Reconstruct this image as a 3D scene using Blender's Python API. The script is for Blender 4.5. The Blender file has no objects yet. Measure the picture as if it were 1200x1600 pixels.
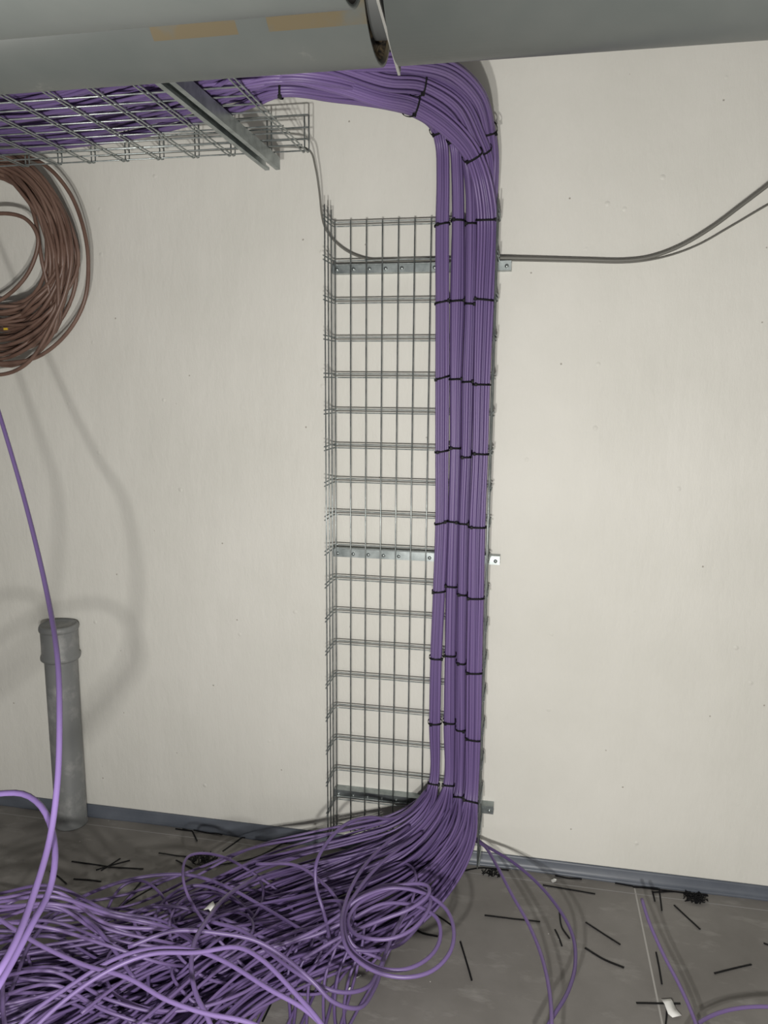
import bpy, math, random
import numpy as np
from mathutils import Vector, Matrix
random.seed(7); rng = np.random.default_rng(7)
sc = bpy.context.scene; COL = sc.collection

# ------------------------------------------------------------------ camera
CAM = np.array([.5657, -2.1832, 1.4655]); YAW, PIT, ROL, F = .1915, .1682, .0074, 1197.8
def basis(yaw, pit, rol):
    f = np.array([-math.sin(yaw)*math.cos(pit), math.cos(yaw)*math.cos(pit), -math.sin(pit)])
    r = np.array([math.cos(yaw), math.sin(yaw), 0.]); u = np.cross(r, f)
    c, s = math.cos(rol), math.sin(rol)
    return c*r+s*u, -s*r+c*u, f
R_, U_, F_ = basis(YAW, PIT, ROL)
cam = bpy.data.cameras.new('camera'); co = bpy.data.objects.new('camera', cam); COL.objects.link(co)
cam.sensor_fit = 'VERTICAL'; cam.sensor_height = 36; cam.lens = 36*F/1600; cam.clip_start = .02
m = Matrix.Identity(4)
for i in range(3): m[i][0], m[i][1], m[i][2], m[i][3] = R_[i], U_[i], -F_[i], CAM[i]
co.matrix_world = m; sc.camera = co

# ------------------------------------------------------------------ light
W = bpy.data.worlds.new('world'); sc.world = W; W.use_nodes = True
W.node_tree.nodes['Background'].inputs[0].default_value = (1.0, .97, .93, 1)
W.node_tree.nodes['Background'].inputs[1].default_value = .05
for n_, loc, e in (('lamp_left', (.425, -2.25, 1.09), 26), ('lamp_right', (.585, -2.25, 1.08), 26)):
    L = bpy.data.lights.new(n_, 'POINT'); L.energy = e; L.shadow_soft_size = .017; L.color = (1, .975, .93)
    lo = bpy.data.objects.new(n_, L); COL.objects.link(lo); lo.location = loc
# weak soft fill added low behind the camera to brighten the lower wall
L = bpy.data.lights.new('low_fill', 'AREA'); L.energy = 5; L.size = .9; L.color = (1, .96, .9)
lo = bpy.data.objects.new('low_fill', L); COL.objects.link(lo); lo.location = (.7, -3.3, .75)
lo.rotation_euler = Vector((-.1, 3.0, -.15)).to_track_quat('-Z', 'Y').to_euler()
sc.view_settings.view_transform = 'Standard'; sc.view_settings.look = 'None'
sc.view_settings.gamma = 1; sc.view_settings.use_curve_mapping = False
sc.view_settings.exposure = 1.42

# ------------------------------------------------------------------ pixel -> real place
def ray(px, py): return F_+R_*(px-600)/F-U_*(py-800)/F
def PY(px, py, Y): d = ray(px, py); return CAM+d*(Y-CAM[1])/d[1]
def PZ(px, py, Z): d = ray(px, py); return CAM+d*(Z-CAM[2])/d[2]
def PD(px, py, t): return CAM+ray(px, py)*t

# ------------------------------------------------------------------ materials
def mat(name, col, rough=.5, metal=0., spec=.5):
    mt = bpy.data.materials.new(name); mt.use_nodes = True; b = mt.node_tree.nodes['Principled BSDF']
    b.inputs['Base Color'].default_value = (*col, 1); b.inputs['Roughness'].default_value = rough
    b.inputs['Metallic'].default_value = metal; b.inputs['Specular IOR Level'].default_value = spec
    return mt
def nd(mt, t, **k):
    n = mt.node_tree.nodes.new(t)
    for a, v in k.items():
        if a in n.inputs: n.inputs[a].default_value = v
        else: setattr(n, a, v)
    return n
def ln(mt, a, ao, b, bi): mt.node_tree.links.new(a.outputs[ao], b.inputs[bi])
def ramp(mt, p0, p1, c0=(0, 0, 0, 1), c1=(1, 1, 1, 1)):
    r = nd(mt, 'ShaderNodeValToRGB'); e = r.color_ramp.elements
    e[0].position, e[1].position = p0, p1; e[0].color, e[1].color = c0, c1
    return r
def noise_mix(mt, c0, c1, scale, p0=.35, p1=.65, detail=5, vec=None, coord='Object'):
    tc = nd(mt, 'ShaderNodeTexCoord'); n = nd(mt, 'ShaderNodeTexNoise', Scale=scale, Detail=detail, Roughness=.6)
    if vec:
        mp = nd(mt, 'ShaderNodeMapping'); mp.inputs['Scale'].default_value = vec
        ln(mt, tc, coord, mp, 'Vector'); ln(mt, mp, 0, n, 'Vector')
    else: ln(mt, tc, coord, n, 'Vector')
    r = ramp(mt, p0, p1, (*c0, 1), (*c1, 1)); ln(mt, n, 'Fac', r, 'Fac'); return r
def mixc(mt, fac, a, b):
    x = nd(mt, 'ShaderNodeMix', data_type='RGBA'); ln(mt, *fac, x, 0)
    for s, v in ((6, a), (7, b)):
        if isinstance(v, tuple) and len(v) == 2 and not isinstance(v[0], float): ln(mt, *v, x, s)
        else: x.inputs[s].default_value = (*v, 1)
    return x
def bsdf(mt): return mt.node_tree.nodes['Principled BSDF']

# painted concrete wall: warm white, small pits and pimples, faint roller streaks
wall_m = mat('painted_concrete', (.74, .71, .64), .55, 0, .3)
base = noise_mix(wall_m, (.66, .652, .60), (.71, .70, .65), 2.2)
tc = nd(wall_m, 'ShaderNodeTexCoord')
vo = nd(wall_m, 'ShaderNodeTexVoronoi', Scale=22.); ln(wall_m, tc, 'Object', vo, 'Vector')
sep = nd(wall_m, 'ShaderNodeSeparateColor'); ln(wall_m, vo, 'Color', sep, 0)
sel = nd(wall_m, 'ShaderNodeMath', operation='GREATER_THAN'); sel.inputs[1].default_value = .8; ln(wall_m, sep, 0, sel, 0)
dot = ramp(wall_m, .03, .062, (1, 1, 1, 1), (0, 0, 0, 1)); ln(wall_m, vo, 'Distance', dot, 'Fac')
pit = nd(wall_m, 'ShaderNodeMath', operation='MULTIPLY'); ln(wall_m, sel, 0, pit, 0); ln(wall_m, dot, 'Color', pit, 1)
sel2 = nd(wall_m, 'ShaderNodeMath', operation='LESS_THAN'); sel2.inputs[1].default_value = .1; ln(wall_m, sep, 0, sel2, 0)
dot2 = ramp(wall_m, .04, .16, (1, 1, 1, 1), (0, 0, 0, 1)); ln(wall_m, vo, 'Distance', dot2, 'Fac')
pim = nd(wall_m, 'ShaderNodeMath', operation='MULTIPLY'); ln(wall_m, sel2, 0, pim, 0); ln(wall_m, dot2, 'Color', pim, 1)
mx = mixc(wall_m, (pit, 0), (base, 0), (.40, .37, .32)); ln(wall_m, mx, 2, bsdf(wall_m), 'Base Color')
nz = nd(wall_m, 'ShaderNodeTexNoise', Scale=7., Detail=8., Roughness=.62)
mp = nd(wall_m, 'ShaderNodeMapping'); mp.inputs['Scale'].default_value = (1.6, 1, .6); ln(wall_m, tc, 'Object', mp, 0); ln(wall_m, mp, 0, nz, 'Vector')
hs = nd(wall_m, 'ShaderNodeMath', operation='MULTIPLY_ADD'); ln(wall_m, pim, 0, hs, 0); hs.inputs[1].default_value = .35; ln(wall_m, nz, 'Fac', hs, 2)
hs2 = nd(wall_m, 'ShaderNodeMath', operation='MULTIPLY_ADD'); ln(wall_m, pit, 0, hs2, 0); hs2.inputs[1].default_value = -.3; ln(wall_m, hs, 0, hs2, 2)
bp = nd(wall_m, 'ShaderNodeBump', Strength=.75, Distance=.006); ln(wall_m, hs2, 0, bp, 'Height'); ln(wall_m, bp, 0, bsdf(wall_m), 'Normal')

# worn grey floor coating: scuffs, dust specks, a welded seam
floor_m = mat('floor_coating', (.12, .11, .1), .62, 0, .35)
b1 = noise_mix(floor_m, (.15, .141, .13), (.225, .214, .2), 3.2, .3, .7, 9)
b2 = noise_mix(floor_m, (0, 0, 0), (1, 1, 1), 9, .55, .75, 8, (1.0, 2.2, 1))
x1 = mixc(floor_m, (b2, 0), (b1, 0), (.265, .256, .24))
tcf = nd(floor_m, 'ShaderNodeTexCoord')
vf = nd(floor_m, 'ShaderNodeTexVoronoi', Scale=38.); ln(floor_m, tcf, 'Object', vf, 'Vector')
sf = nd(floor_m, 'ShaderNodeSeparateColor'); ln(floor_m, vf, 'Color', sf, 0)
gt = nd(floor_m, 'ShaderNodeMath', operation='GREATER_THAN'); gt.inputs[1].default_value = .9; ln(floor_m, sf, 0, gt, 0)
df = ramp(floor_m, .04, .07, (1, 1, 1, 1), (0, 0, 0, 1)); ln(floor_m, vf, 'Distance', df, 'Fac')
sp = nd(floor_m, 'ShaderNodeMath', operation='MULTIPLY'); ln(floor_m, gt, 0, sp, 0); ln(floor_m, df, 'Color', sp, 1)
x2 = mixc(floor_m, (sp, 0), (x1, 2), (.6, .59, .56))
sx = nd(floor_m, 'ShaderNodeSeparateXYZ'); ln(floor_m, tcf, 'Object', sx, 0)
S0, S1 = PZ(993, 1395, 0), PZ(1035, 1600, 0); k = (S1[0]-S0[0])/(S1[1]-S0[1])
ma = nd(floor_m, 'ShaderNodeMath', operation='MULTIPLY_ADD'); ln(floor_m, sx, 'Y', ma, 0); ma.inputs[1].default_value = -k; ln(floor_m, sx, 'X', ma, 2)
mb = nd(floor_m, 'ShaderNodeMath', operation='COMPARE'); ln(floor_m, ma, 0, mb, 0); mb.inputs[1].default_value = S0[0]-k*S0[1]; mb.inputs[2].default_value = .0022
x3 = mixc(floor_m, (mb, 0), (x2, 2), (.38, .37, .35))
# coved margin strip along the wall
mc = nd(floor_m, 'ShaderNodeMath', operation='COMPARE'); ln(floor_m, sx, 'Y', mc, 0); mc.inputs[1].default_value = -.062; mc.inputs[2].default_value = .0016
x4 = mixc(floor_m, (mc, 0), (x3, 2), (.3, .295, .29))
ln(floor_m, x4, 2, bsdf(floor_m), 'Base Color')
bf = nd(floor_m, 'ShaderNodeBump', Strength=.25, Distance=.003); ln(floor_m, b2, 0, bf, 'Height'); ln(floor_m, bf, 0, bsdf(floor_m), 'Normal')

skirt_m = mat('blue_grey_vinyl', (.13, .145, .175), .42, 0, .5)
r = noise_mix(skirt_m, (.085, .098, .122), (.12, .134, .16), 6); ln(skirt_m, r, 0, bsdf(skirt_m), 'Base Color')
zinc_m = mat('galvanised_wire', (.5, .52, .52), .35, .7)
r = noise_mix(zinc_m, (.22, .25, .25), (.40, .43, .42), 40); ln(zinc_m, r, 0, bsdf(zinc_m), 'Base Color')
strut_m = mat('galvanised_strut', (.42, .45, .45), .38, .85)
r = noise_mix(strut_m, (.24, .27, .27), (.40, .44, .44), 25); ln(strut_m, r, 0, bsdf(strut_m), 'Base Color')
duct_m = mat('grey_pipe_jacket', (.2, .21, .205), .42, .0, .55)
r1 = noise_mix(duct_m, (.082, .093, .089), (.112, .12, .114), 3, .3, .7, 6)
r2 = noise_mix(duct_m, (0, 0, 0), (1, 1, 1), 11, .72, .8, 7)
xm = mixc(duct_m, (r2, 0), (r1, 0), (.17, .172, .16)); ln(duct_m, xm, 2, bsdf(duct_m), 'Base Color')
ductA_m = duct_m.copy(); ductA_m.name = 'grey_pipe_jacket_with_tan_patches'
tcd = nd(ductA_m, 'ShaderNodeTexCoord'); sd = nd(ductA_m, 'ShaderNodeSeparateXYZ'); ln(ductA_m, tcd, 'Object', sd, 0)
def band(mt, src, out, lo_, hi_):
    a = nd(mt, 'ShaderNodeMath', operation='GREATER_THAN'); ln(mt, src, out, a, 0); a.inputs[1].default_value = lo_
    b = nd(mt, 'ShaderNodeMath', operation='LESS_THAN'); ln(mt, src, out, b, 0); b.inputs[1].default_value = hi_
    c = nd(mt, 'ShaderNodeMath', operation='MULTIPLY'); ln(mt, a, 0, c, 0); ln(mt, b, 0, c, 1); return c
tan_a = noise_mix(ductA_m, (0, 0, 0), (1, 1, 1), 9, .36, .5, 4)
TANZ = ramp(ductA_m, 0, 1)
dark_m = mat('black_plastic', (.006, .006, .007), .6, 0, .2)
purple_m = mat('purple_cable_sheath', (.3, .19, .5), .42, 0, .45)
oi = nd(purple_m, 'ShaderNodeObjectInfo')
rp = ramp(purple_m, 0, 1, (.118, .079, .2, 1), (.168, .114, .268, 1)); ln(purple_m, oi, 'Random', rp, 'Fac'); ln(purple_m, rp, 0, bsdf(purple_m), 'Base Color')
brown_m = mat('brown_cable_sheath', (.12, .065, .048), .45)
r = noise_mix(brown_m, (.13, .075, .056), (.18, .112, .086), 9); ln(brown_m, r, 0, bsdf(brown_m), 'Base Color')
grey_m = mat('grey_cable_sheath', (.15, .147, .13), .5)
pvc_m = mat('dusty_grey_pvc', (.18, .185, .185), .5)
r1 = noise_mix(pvc_m, (.15, .158, .158), (.205, .21, .208), 7, .3, .7, 8, (1, 1, .35))
r2 = noise_mix(pvc_m, (0, 0, 0), (1, 1, 1), 13, .5, .72, 9)
xm = mixc(pvc_m, (r2, 0), (r1, 0), (.32, .32, .31)); ln(pvc_m, xm, 2, bsdf(pvc_m), 'Base Color')
white_m = mat('white_paper', (.75, .75, .72), .6)
rust_m = mat('rusty_mineral_wool', (.12, .085, .045), .9)
r = noise_mix(rust_m, (.01, .008, .006), (.3, .22, .12), 60, .45, .65); ln(rust_m, r, 0, bsdf(rust_m), 'Base Color')
rubber_m = mat('dark_lining', (.02, .015, .013), .8)
yellow_m = mat('yellow_tape', (.6, .42, .03), .5)

# ------------------------------------------------------------------ mesh helpers
class MB:
    def __init__(s): s.v = []; s.f = []; s.n = 0
    def add(s, V, Fc):
        V = np.asarray(V, float); s.v.append(V); s.f += [tuple(int(i)+s.n for i in q) for q in Fc]; s.n += len(V); return s
    def build(s, name, mt, parent=None, smooth=True, bevel=0):
        me = bpy.data.meshes.new(name); me.from_pydata(np.concatenate(s.v).tolist(), [], s.f); me.update()
        if smooth: me.polygons.foreach_set('use_smooth', [True]*len(me.polygons))
        o = bpy.data.objects.new(name, me); COL.objects.link(o); me.materials.append(mt)
        if parent: o.parent = parent; o.matrix_parent_inverse = Matrix.Translation(-parent.location)
        if bevel:
            b = o.modifiers.new('bevel', 'BEVEL'); b.width = bevel; b.segments = 2
        return o
    def box(s, c, h, R=None):
        c = np.array(c, float); V = np.array([(x, y, z) for x in (-1, 1) for y in (-1, 1) for z in (-1, 1)], float)*np.array(h)
        if R is not None: V = V@np.array(R)       # rows of R = local axes
        return s.add(V+c, [(0, 1, 3, 2), (4, 6, 7, 5), (0, 4, 5, 1), (2, 3, 7, 6), (0, 2, 6, 4), (1, 5, 7, 3)])
    def tube(s, P, r, n=8, closed=False, cap=True, flat=None):
        P = np.asarray(P, float); m_ = len(P)
        if closed: T = np.roll(P, -1, 0)-np.roll(P, 1, 0)
        else: T = np.gradient(P, axis=0)
        T /= np.linalg.norm(T, axis=1)[:, None]+1e-12
        a = np.array([0, 0, 1.]) if abs(T[0][2]) < .8 else np.array([1., 0, 0])
        Nn = np.zeros_like(P); v = np.cross(T[0], a); v /= np.linalg.norm(v); Nn[0] = v
        for i in range(1, m_):
            v = v-T[i]*(v@T[i]); v /= np.linalg.norm(v)+1e-12; Nn[i] = v
        B = np.cross(T, Nn); th = np.arange(n)*2*math.pi/n
        rr = np.broadcast_to(np.asarray(r, float), (m_,))
        V = P[:, None, :]+rr[:, None, None]*(np.cos(th)[None, :, None]*Nn[:, None, :]+np.sin(th)[None, :, None]*B[:, None, :])
        Fc = []
        for i in range(m_ if closed else m_-1):
            j = (i+1) % m_
            for q in range(n):
                w = (q+1) % n; Fc.append((i*n+q, i*n+w, j*n+w, j*n+q))
        if not closed and cap: Fc += [tuple(range(n))[::-1], tuple((m_-1)*n+q for q in range(n))]
        return s.add(V.reshape(-1, 3), Fc)
    def lathe(s, prof, c, ax='z', n=48, closed=False):
        """prof: (radius, height) list"""
        th = np.arange(n)*2*math.pi/n; V = []
        for (rr, h) in prof:
            for t in th:
                p = (rr*math.cos(t), rr*math.sin(t), h) if ax == 'z' else (h, rr*math.cos(t), rr*math.sin(t))
                V.append(np.array(c)+p)
        Fc = []; m_ = len(prof)
        for i in range(m_ if closed else m_-1):
            j = (i+1) % m_
            for q in range(n):
                w = (q+1) % n; Fc.append((i*n+q, i*n+w, j*n+w, j*n+q))
        return s.add(V, Fc)
def tag(o, label=None, cat=None, group=None, kind=None):
    if label: o['label'] = label
    if cat: o['category'] = cat
    if group: o['group'] = group
    if kind: o['kind'] = kind
    return o
def empty(name, loc, label, cat, group=None):
    o = bpy.data.objects.new(name, None); COL.objects.link(o); o.location = loc; o.empty_display_size = .05
    return tag(o, label, cat, group)
def spline(P, n, closed=False):
    """Catmull-Rom (centripetal by chord) through rows of P, n samples evenly by length of the first 3 columns"""
    P = np.asarray(P, float)
    if closed: Q = np.vstack([P[-1], P, P[0], P[1]])
    else: Q = np.vstack([2*P[0]-P[1], P, 2*P[-1]-P[-2]])
    out = []
    for i in range(1, len(Q)-2):
        p0, p1, p2, p3 = Q[i-1], Q[i], Q[i+1], Q[i+2]
        d = [max(1e-6, np.linalg.norm((b-a)[:3]))**.5 for a, b in ((p0, p1), (p1, p2), (p2, p3))]
        t0, t1 = 0, d[0]; t2 = t1+d[1]; t3 = t2+d[2]
        for t in np.linspace(t1, t2, 24, endpoint=False):
            A1 = (t1-t)/(t1-t0)*p0+(t-t0)/(t1-t0)*p1; A2 = (t2-t)/(t2-t1)*p1+(t-t1)/(t2-t1)*p2; A3 = (t3-t)/(t3-t2)*p2+(t-t2)/(t3-t2)*p3
            B1 = (t2-t)/(t2-t0)*A1+(t-t0)/(t2-t0)*A2; B2 = (t3-t)/(t3-t1)*A2+(t-t1)/(t3-t1)*A3
            out.append((t2-t)/(t2-t1)*B1+(t-t1)/(t2-t1)*B2)
    out.append(Q[-2] if not closed else Q[1]); out = np.array(out)
    s_ = np.r_[0, np.cumsum(np.linalg.norm(np.diff(out[:, :3], axis=0), axis=1))]
    return np.array([np.interp(np.linspace(0, s_[-1], n), s_, out[:, c]) for c in range(out.shape[1])]).T

# ------------------------------------------------------------------ room shell
tag(MB().box((0, .1, 1.6), (4.5, .1, 1.75)).build('wall_back', wall_m, smooth=False), kind='structure')
tag(MB().box((0, -2.2, -.05), (4.5, 2.4, .05)).build('floor', floor_m, smooth=False), kind='structure')
# soft vinyl skirting, bulging slightly away from the wall
xs = np.arange(-4.4, 4.41, .04); bm_ = MB(); V = []
for x in xs:
    bul = .006+.004*math.sin(x*5.1)**2+.012*math.exp(-((x+.22)/.16)**2)
    for (y, z) in ((0, .036), (-.004, .0362), (-.0055, .03), (-bul, .014), (-bul-.006, .004), (-bul-.014, .0008), (-.0, .0008)): V.append((x, y-.0004, z))
Fc = []
for i in range(len(xs)-1):
    for q in range(7): w = (q+1) % 7; Fc.append((i*7+q, i*7+w, (i+1)*7+w, (i+1)*7+q))
tag(bm_.add(V, Fc).build('baseboard_back', skirt_m), kind='structure')

# ------------------------------------------------------------------ overhead pipes
def tangent_center(py600, Ydist, Rr):
    d = ray(600, py600); el = math.atan2(d[2], d[1]); s_ = Ydist-CAM[1]
    return CAM[2]+s_*math.tan(el)+Rr/math.cos(el)
RA, YA = .12, -.95; ZA = tangent_center(105.5, YA, RA)
xg0 = PY(589, 100, YA)[0]; xg1 = .338
pa = empty('insulated_pipe', (-1, YA, ZA), 'large grey pipe with tan patches and a rusty gap, just above the cable tray', 'pipe')
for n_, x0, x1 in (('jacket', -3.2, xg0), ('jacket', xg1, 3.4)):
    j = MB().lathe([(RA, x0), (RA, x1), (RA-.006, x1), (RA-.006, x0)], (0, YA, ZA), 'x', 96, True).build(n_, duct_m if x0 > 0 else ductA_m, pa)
MB().lathe([(RA-.007, xg0-.02), (RA-.011, xg0-.004), (RA-.017, xg0-.012), (RA-.03, xg0-.004), (RA-.034, xg0-.03)], (0, YA, ZA), 'x', 96).build('insulation', rust_m, pa)
MB().lathe([(RA-.006, xg1+.01), (RA-.05, xg1+.01)], (0, YA, ZA), 'x', 64).build('lining', rubber_m, pa)
MB().lathe([(RA-.036, -3.2), (RA-.036, 3.4)], (0, YA, ZA), 'x', 64).build('inner_pipe', mat('dull_inner_pipe', (.06, .063, .062), .6), pa)
xp = .331
V = [(x, y, z) for x in (xp-.0015, xp+.0015) for y, z in ((-1.046, 2.2), (-1.043, 1.9865), (-.874, 1.9545), (-.866, 1.96), (-.86, 2.2))]
MB().add(V, [(0, 1, 2, 3, 4), (9, 8, 7, 6, 5)]+[(q, q+5, (q+1) % 5+5, (q+1) % 5) for q in range(5)])  .build('support_plate', bpy.data.materials['dull_inner_pipe'], pa, smooth=False)
eV = [(xp+.002*sx_, y, z) for sx_ in (-1, 1) for y, z in ((-1.048, 2.2), (-1.0455, 1.984), (-.872, 1.951), (-.872, 1.9555), (-1.040, 1.9885), (-1.042, 2.2))]
MB().add(eV, [(0, 1, 4, 5), (1, 2, 3, 4), (11, 10, 7, 6), (10, 9, 8, 7)]+[(q, q+6, (q+1) % 6+6, (q+1) % 6) for q in range(6)]).build('plate_edge', mat('lit_plate_rim', (.3, .3, .28), .5, .2), pa, smooth=False)  # paler strip paints the lit rim of the plate
# tan patches mixed into the jacket colour at fixed places on the pipe
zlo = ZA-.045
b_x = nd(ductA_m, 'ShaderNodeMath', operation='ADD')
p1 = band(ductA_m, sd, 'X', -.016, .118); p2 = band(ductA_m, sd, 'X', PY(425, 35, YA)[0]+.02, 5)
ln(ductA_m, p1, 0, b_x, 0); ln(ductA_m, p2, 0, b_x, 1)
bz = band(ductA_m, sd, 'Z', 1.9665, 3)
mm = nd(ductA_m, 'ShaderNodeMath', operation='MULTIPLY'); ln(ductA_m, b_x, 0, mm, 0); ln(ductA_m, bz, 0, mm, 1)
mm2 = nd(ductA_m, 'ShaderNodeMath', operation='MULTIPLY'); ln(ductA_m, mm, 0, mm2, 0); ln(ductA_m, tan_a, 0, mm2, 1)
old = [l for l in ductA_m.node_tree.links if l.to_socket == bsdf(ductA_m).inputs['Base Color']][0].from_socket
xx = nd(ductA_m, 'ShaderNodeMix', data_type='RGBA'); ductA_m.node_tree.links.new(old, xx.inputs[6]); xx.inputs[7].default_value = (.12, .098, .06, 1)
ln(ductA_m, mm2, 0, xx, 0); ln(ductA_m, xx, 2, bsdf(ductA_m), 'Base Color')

RB, YB = .1, -1.3; ZB = tangent_center(11, YB, RB)
xe = PY(553, 5, YB)[0]-.01
pb = empty('short_pipe', (-1, YB, ZB), 'grey pipe end nearest the viewer at top left, open end lined in dark brown', 'pipe')
MB().lathe([(RB, -3.0), (RB, xe), (RB-.005, xe), (RB-.005, -3.0)], (0, YB, ZB), 'x', 96, True).build('jacket', duct_m, pb)
MB().lathe([(RB-.005, xe-.002), (RB-.025, xe-.004), (RB-.025, xe-.25), (0.001, xe-.25)], (0, YB, ZB), 'x', 64).build('lining', rubber_m, pb)

# ------------------------------------------------------------------ horizontal wire tray
WR = .0019
HZ = 2.0404; YF, YN = -.17, -.775
ht = empty('wire_cable_tray', (-.4, -.45, HZ), 'horizontal galvanised wire mesh tray hanging below the big pipe at upper left', 'cable tray')
xend = -.027
for k in range(16):
    for dx in (0, .0115):
        x = xend-k*.1-(.0115-dx)
        P = [(x, YF, HZ+.093), (x, YF, HZ+.012), (x, YF-.004, HZ+.003), (x, YF-.012, HZ), (x, YN+.012, HZ), (x, YN+.004, HZ+.003), (x, YN, HZ+.012), (x, YN, HZ+.093)]
        MB().tube(P, WR, 8).build('cross_wire', zinc_m, ht)
for i in range(12):
    y = YF-.012-i*(YF-YN-.024)/12
    MB().tube([(-2.0, y, HZ+.0042), (xend, y, HZ+.0042)], WR, 8).build('long_wire', zinc_m, ht)
for y in (YF-.0042, YN+.0042):
    for dz in (.034, .062, .092): MB().tube([(-2.0, y, HZ+dz), (xend, y, HZ+dz)], WR, 8).build('long_wire', zinc_m, ht)
# strut under the tray: open channel, slot downwards
def channel(name, p0, p1, w, h, t, lip, mt, updir, parent=None):
    """C profile swept p0->p1; back of the C on the +up side, slot on the other"""
    p0, p1 = np.array(p0), np.array(p1); T = (p1-p0)/np.linalg.norm(p1-p0); u = np.array(updir, float); s_ = np.cross(T, u)
    pr = [(-w/2+lip, -h), (-w/2, -h), (-w/2, 0), (w/2, 0), (w/2, -h), (w/2-lip, -h), (w/2-lip, -h+.006), (w/2-lip-t, -h+.006), (w/2-lip-t, -h+t-.004+.002)]
    outer = [(-w/2+lip, -h+.007), (-w/2+lip, -h), (-w/2, -h), (-w/2, 0), (w/2, 0), (w/2, -h), (w/2-lip, -h), (w/2-lip, -h+.007)]
    inner = [(w/2-lip+t, -h+.007), (w/2-lip+t, -h+t), (w/2-t, -h+t), (w/2-t, -t), (-w/2+t, -t), (-w/2+t, -h+t), (-w/2+lip-t, -h+t), (-w/2+lip-t, -h+.007)]
    loop = outer+inner; n = len(loop); V = [p+s_*a+u*b for p in (p0, p1) for a, b in loop]
    Fc = [(q, (q+1) % n, n+(q+1) % n, n+q) for q in range(n)]
    for o_ in (0, n):
        for q in range(7):
            f = (o_+q, o_+q+1, o_+n-2-q, o_+n-1-q); Fc.append(f if o_ else f[::-1])
    return MB().add(V, Fc).build(name, mt, parent, smooth=False)
a, b = PZ(424, 258, HZ-.02), PZ(292, 145, HZ-.02)
xb = (a[0]+b[0])/2
st = channel('strut_channel', (xb, a[1]+.0, HZ-.0025), (xb, -.80, HZ-.0025), .041, .03, .0025, .012, strut_m, (0, 0, 1))
tag(st, 'galvanised slotted strut channel crossing beneath the horizontal wire tray', 'strut')

# ------------------------------------------------------------------ vertical wire tray on the wall
BY = -.034; NL = 11; WS = .0457; XR = WS*10+.001; DF = -.137
vt = empty('wire_cable_tray', (.23, BY, .08), 'upright galvanised wire mesh tray on the wall holding purple bundles in its right half', 'cable tray')
rows = [345.2, 406, 466.8, 526.6, 584.3, 640.2, 695.6, 749.6, 801.2, 854, 904, 955.6, 1006, 1056.5, 1106.7, 1157, 1205.5, 1251.8, 1298]
rz = [PY(597, y, -.036)[2] for y in rows]
for z in rz:
    for dz in (0, -.0105):
        zz = z+dz; P = [(0, DF, zz)]+[(0, BY-.014, zz), (.002, BY-.005, zz), (.006, BY-.001, zz), (.014, BY, zz)]
        P += [(XR-.014, BY, zz), (XR-.006, BY-.001, zz), (XR-.002, BY-.005, zz), (XR, BY-.014, zz), (XR, DF, zz)]
        MB().tube(P, WR, 8).build('cross_wire', zinc_m, vt)
ztop, zbot = rz[0]+.004, rz[-1]-.014
for i in range(NL):
    x = .006+i*(XR-.012)/10
    MB().tube([(x, BY-.0042, zbot), (x, BY-.0042, ztop)], WR, 8).build('long_wire', zinc_m, vt)
for x in (.0042, XR-.0042):
    for y in (DF, -.104, -.07): MB().tube([(x, y, zbot-.004), (x, y, ztop+.022)], WR, 8).build('long_wire', zinc_m, vt)
# wall brackets
for (yl, yr, xr_, pos) in ((420, 415, 799, 'uppermost'), (864, 874, 781, 'middle'), (1241, 1262, 771, 'lowest')):
    z = (PY(515, yl, -.03)[2]+PY(xr_-10, yr, -.03)[2])/2; x1 = PY(xr_, yr, -.03)[0]; x0 = -.004
    br = MB(); h = .0125; dpt = .031; t = .002
    pr = [(0, h), (-dpt, h), (-dpt, -h), (0, -h), (0, -h+t), (-dpt+t, -h+t), (-dpt+t, h-t), (0, h-t)]
    V = [(x, y-.0002, z+q) for x in (x0, x1) for y, q in pr]; n = 8
    Fc = [(q, (q+1) % n, n+(q+1) % n, n+q) for q in range(n)]+[(0, 1, 6, 7)[::-1], (1, 2, 5, 6)[::-1], (2, 3, 4, 5)[::-1], (8, 9, 14, 15), (9, 10, 13, 14), (10, 11, 12, 13)]
    o = br.add(V, Fc).build('wall_bracket', strut_m, smooth=False)
    tag(o, 'galvanised steel wall bracket behind the upright wire tray, %s of the three' % pos, 'bracket', 'wall brackets behind the upright tray')
    for xx_ in [.006+WS*i*.9915+.006 for i in (1, 2, 3, 4, 6)]+[x1-.012, .002+.008]:
        MB().lathe([(.0052, 0), (.0052, .002), (.0042, .0035), (.0001, .0037)], (0, 0, 0), 'z', 12).build('screw_head', zinc_m, o)
        s_ = COL.objects[-1] if False else bpy.data.objects[o.name].children[-1]
        s_.matrix_parent_inverse = Matrix.Identity(4)
        s_.location = (xx_, -dpt-.0002, z-.002); s_.rotation_euler = (math.pi/2, 0, 0)

# ------------------------------------------------------------------ purple cable bundles
CR = .0037
def W3(x, y, z): return np.array([x, y, z])
def tn(*a): return [W3(*p) for p in a]
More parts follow.
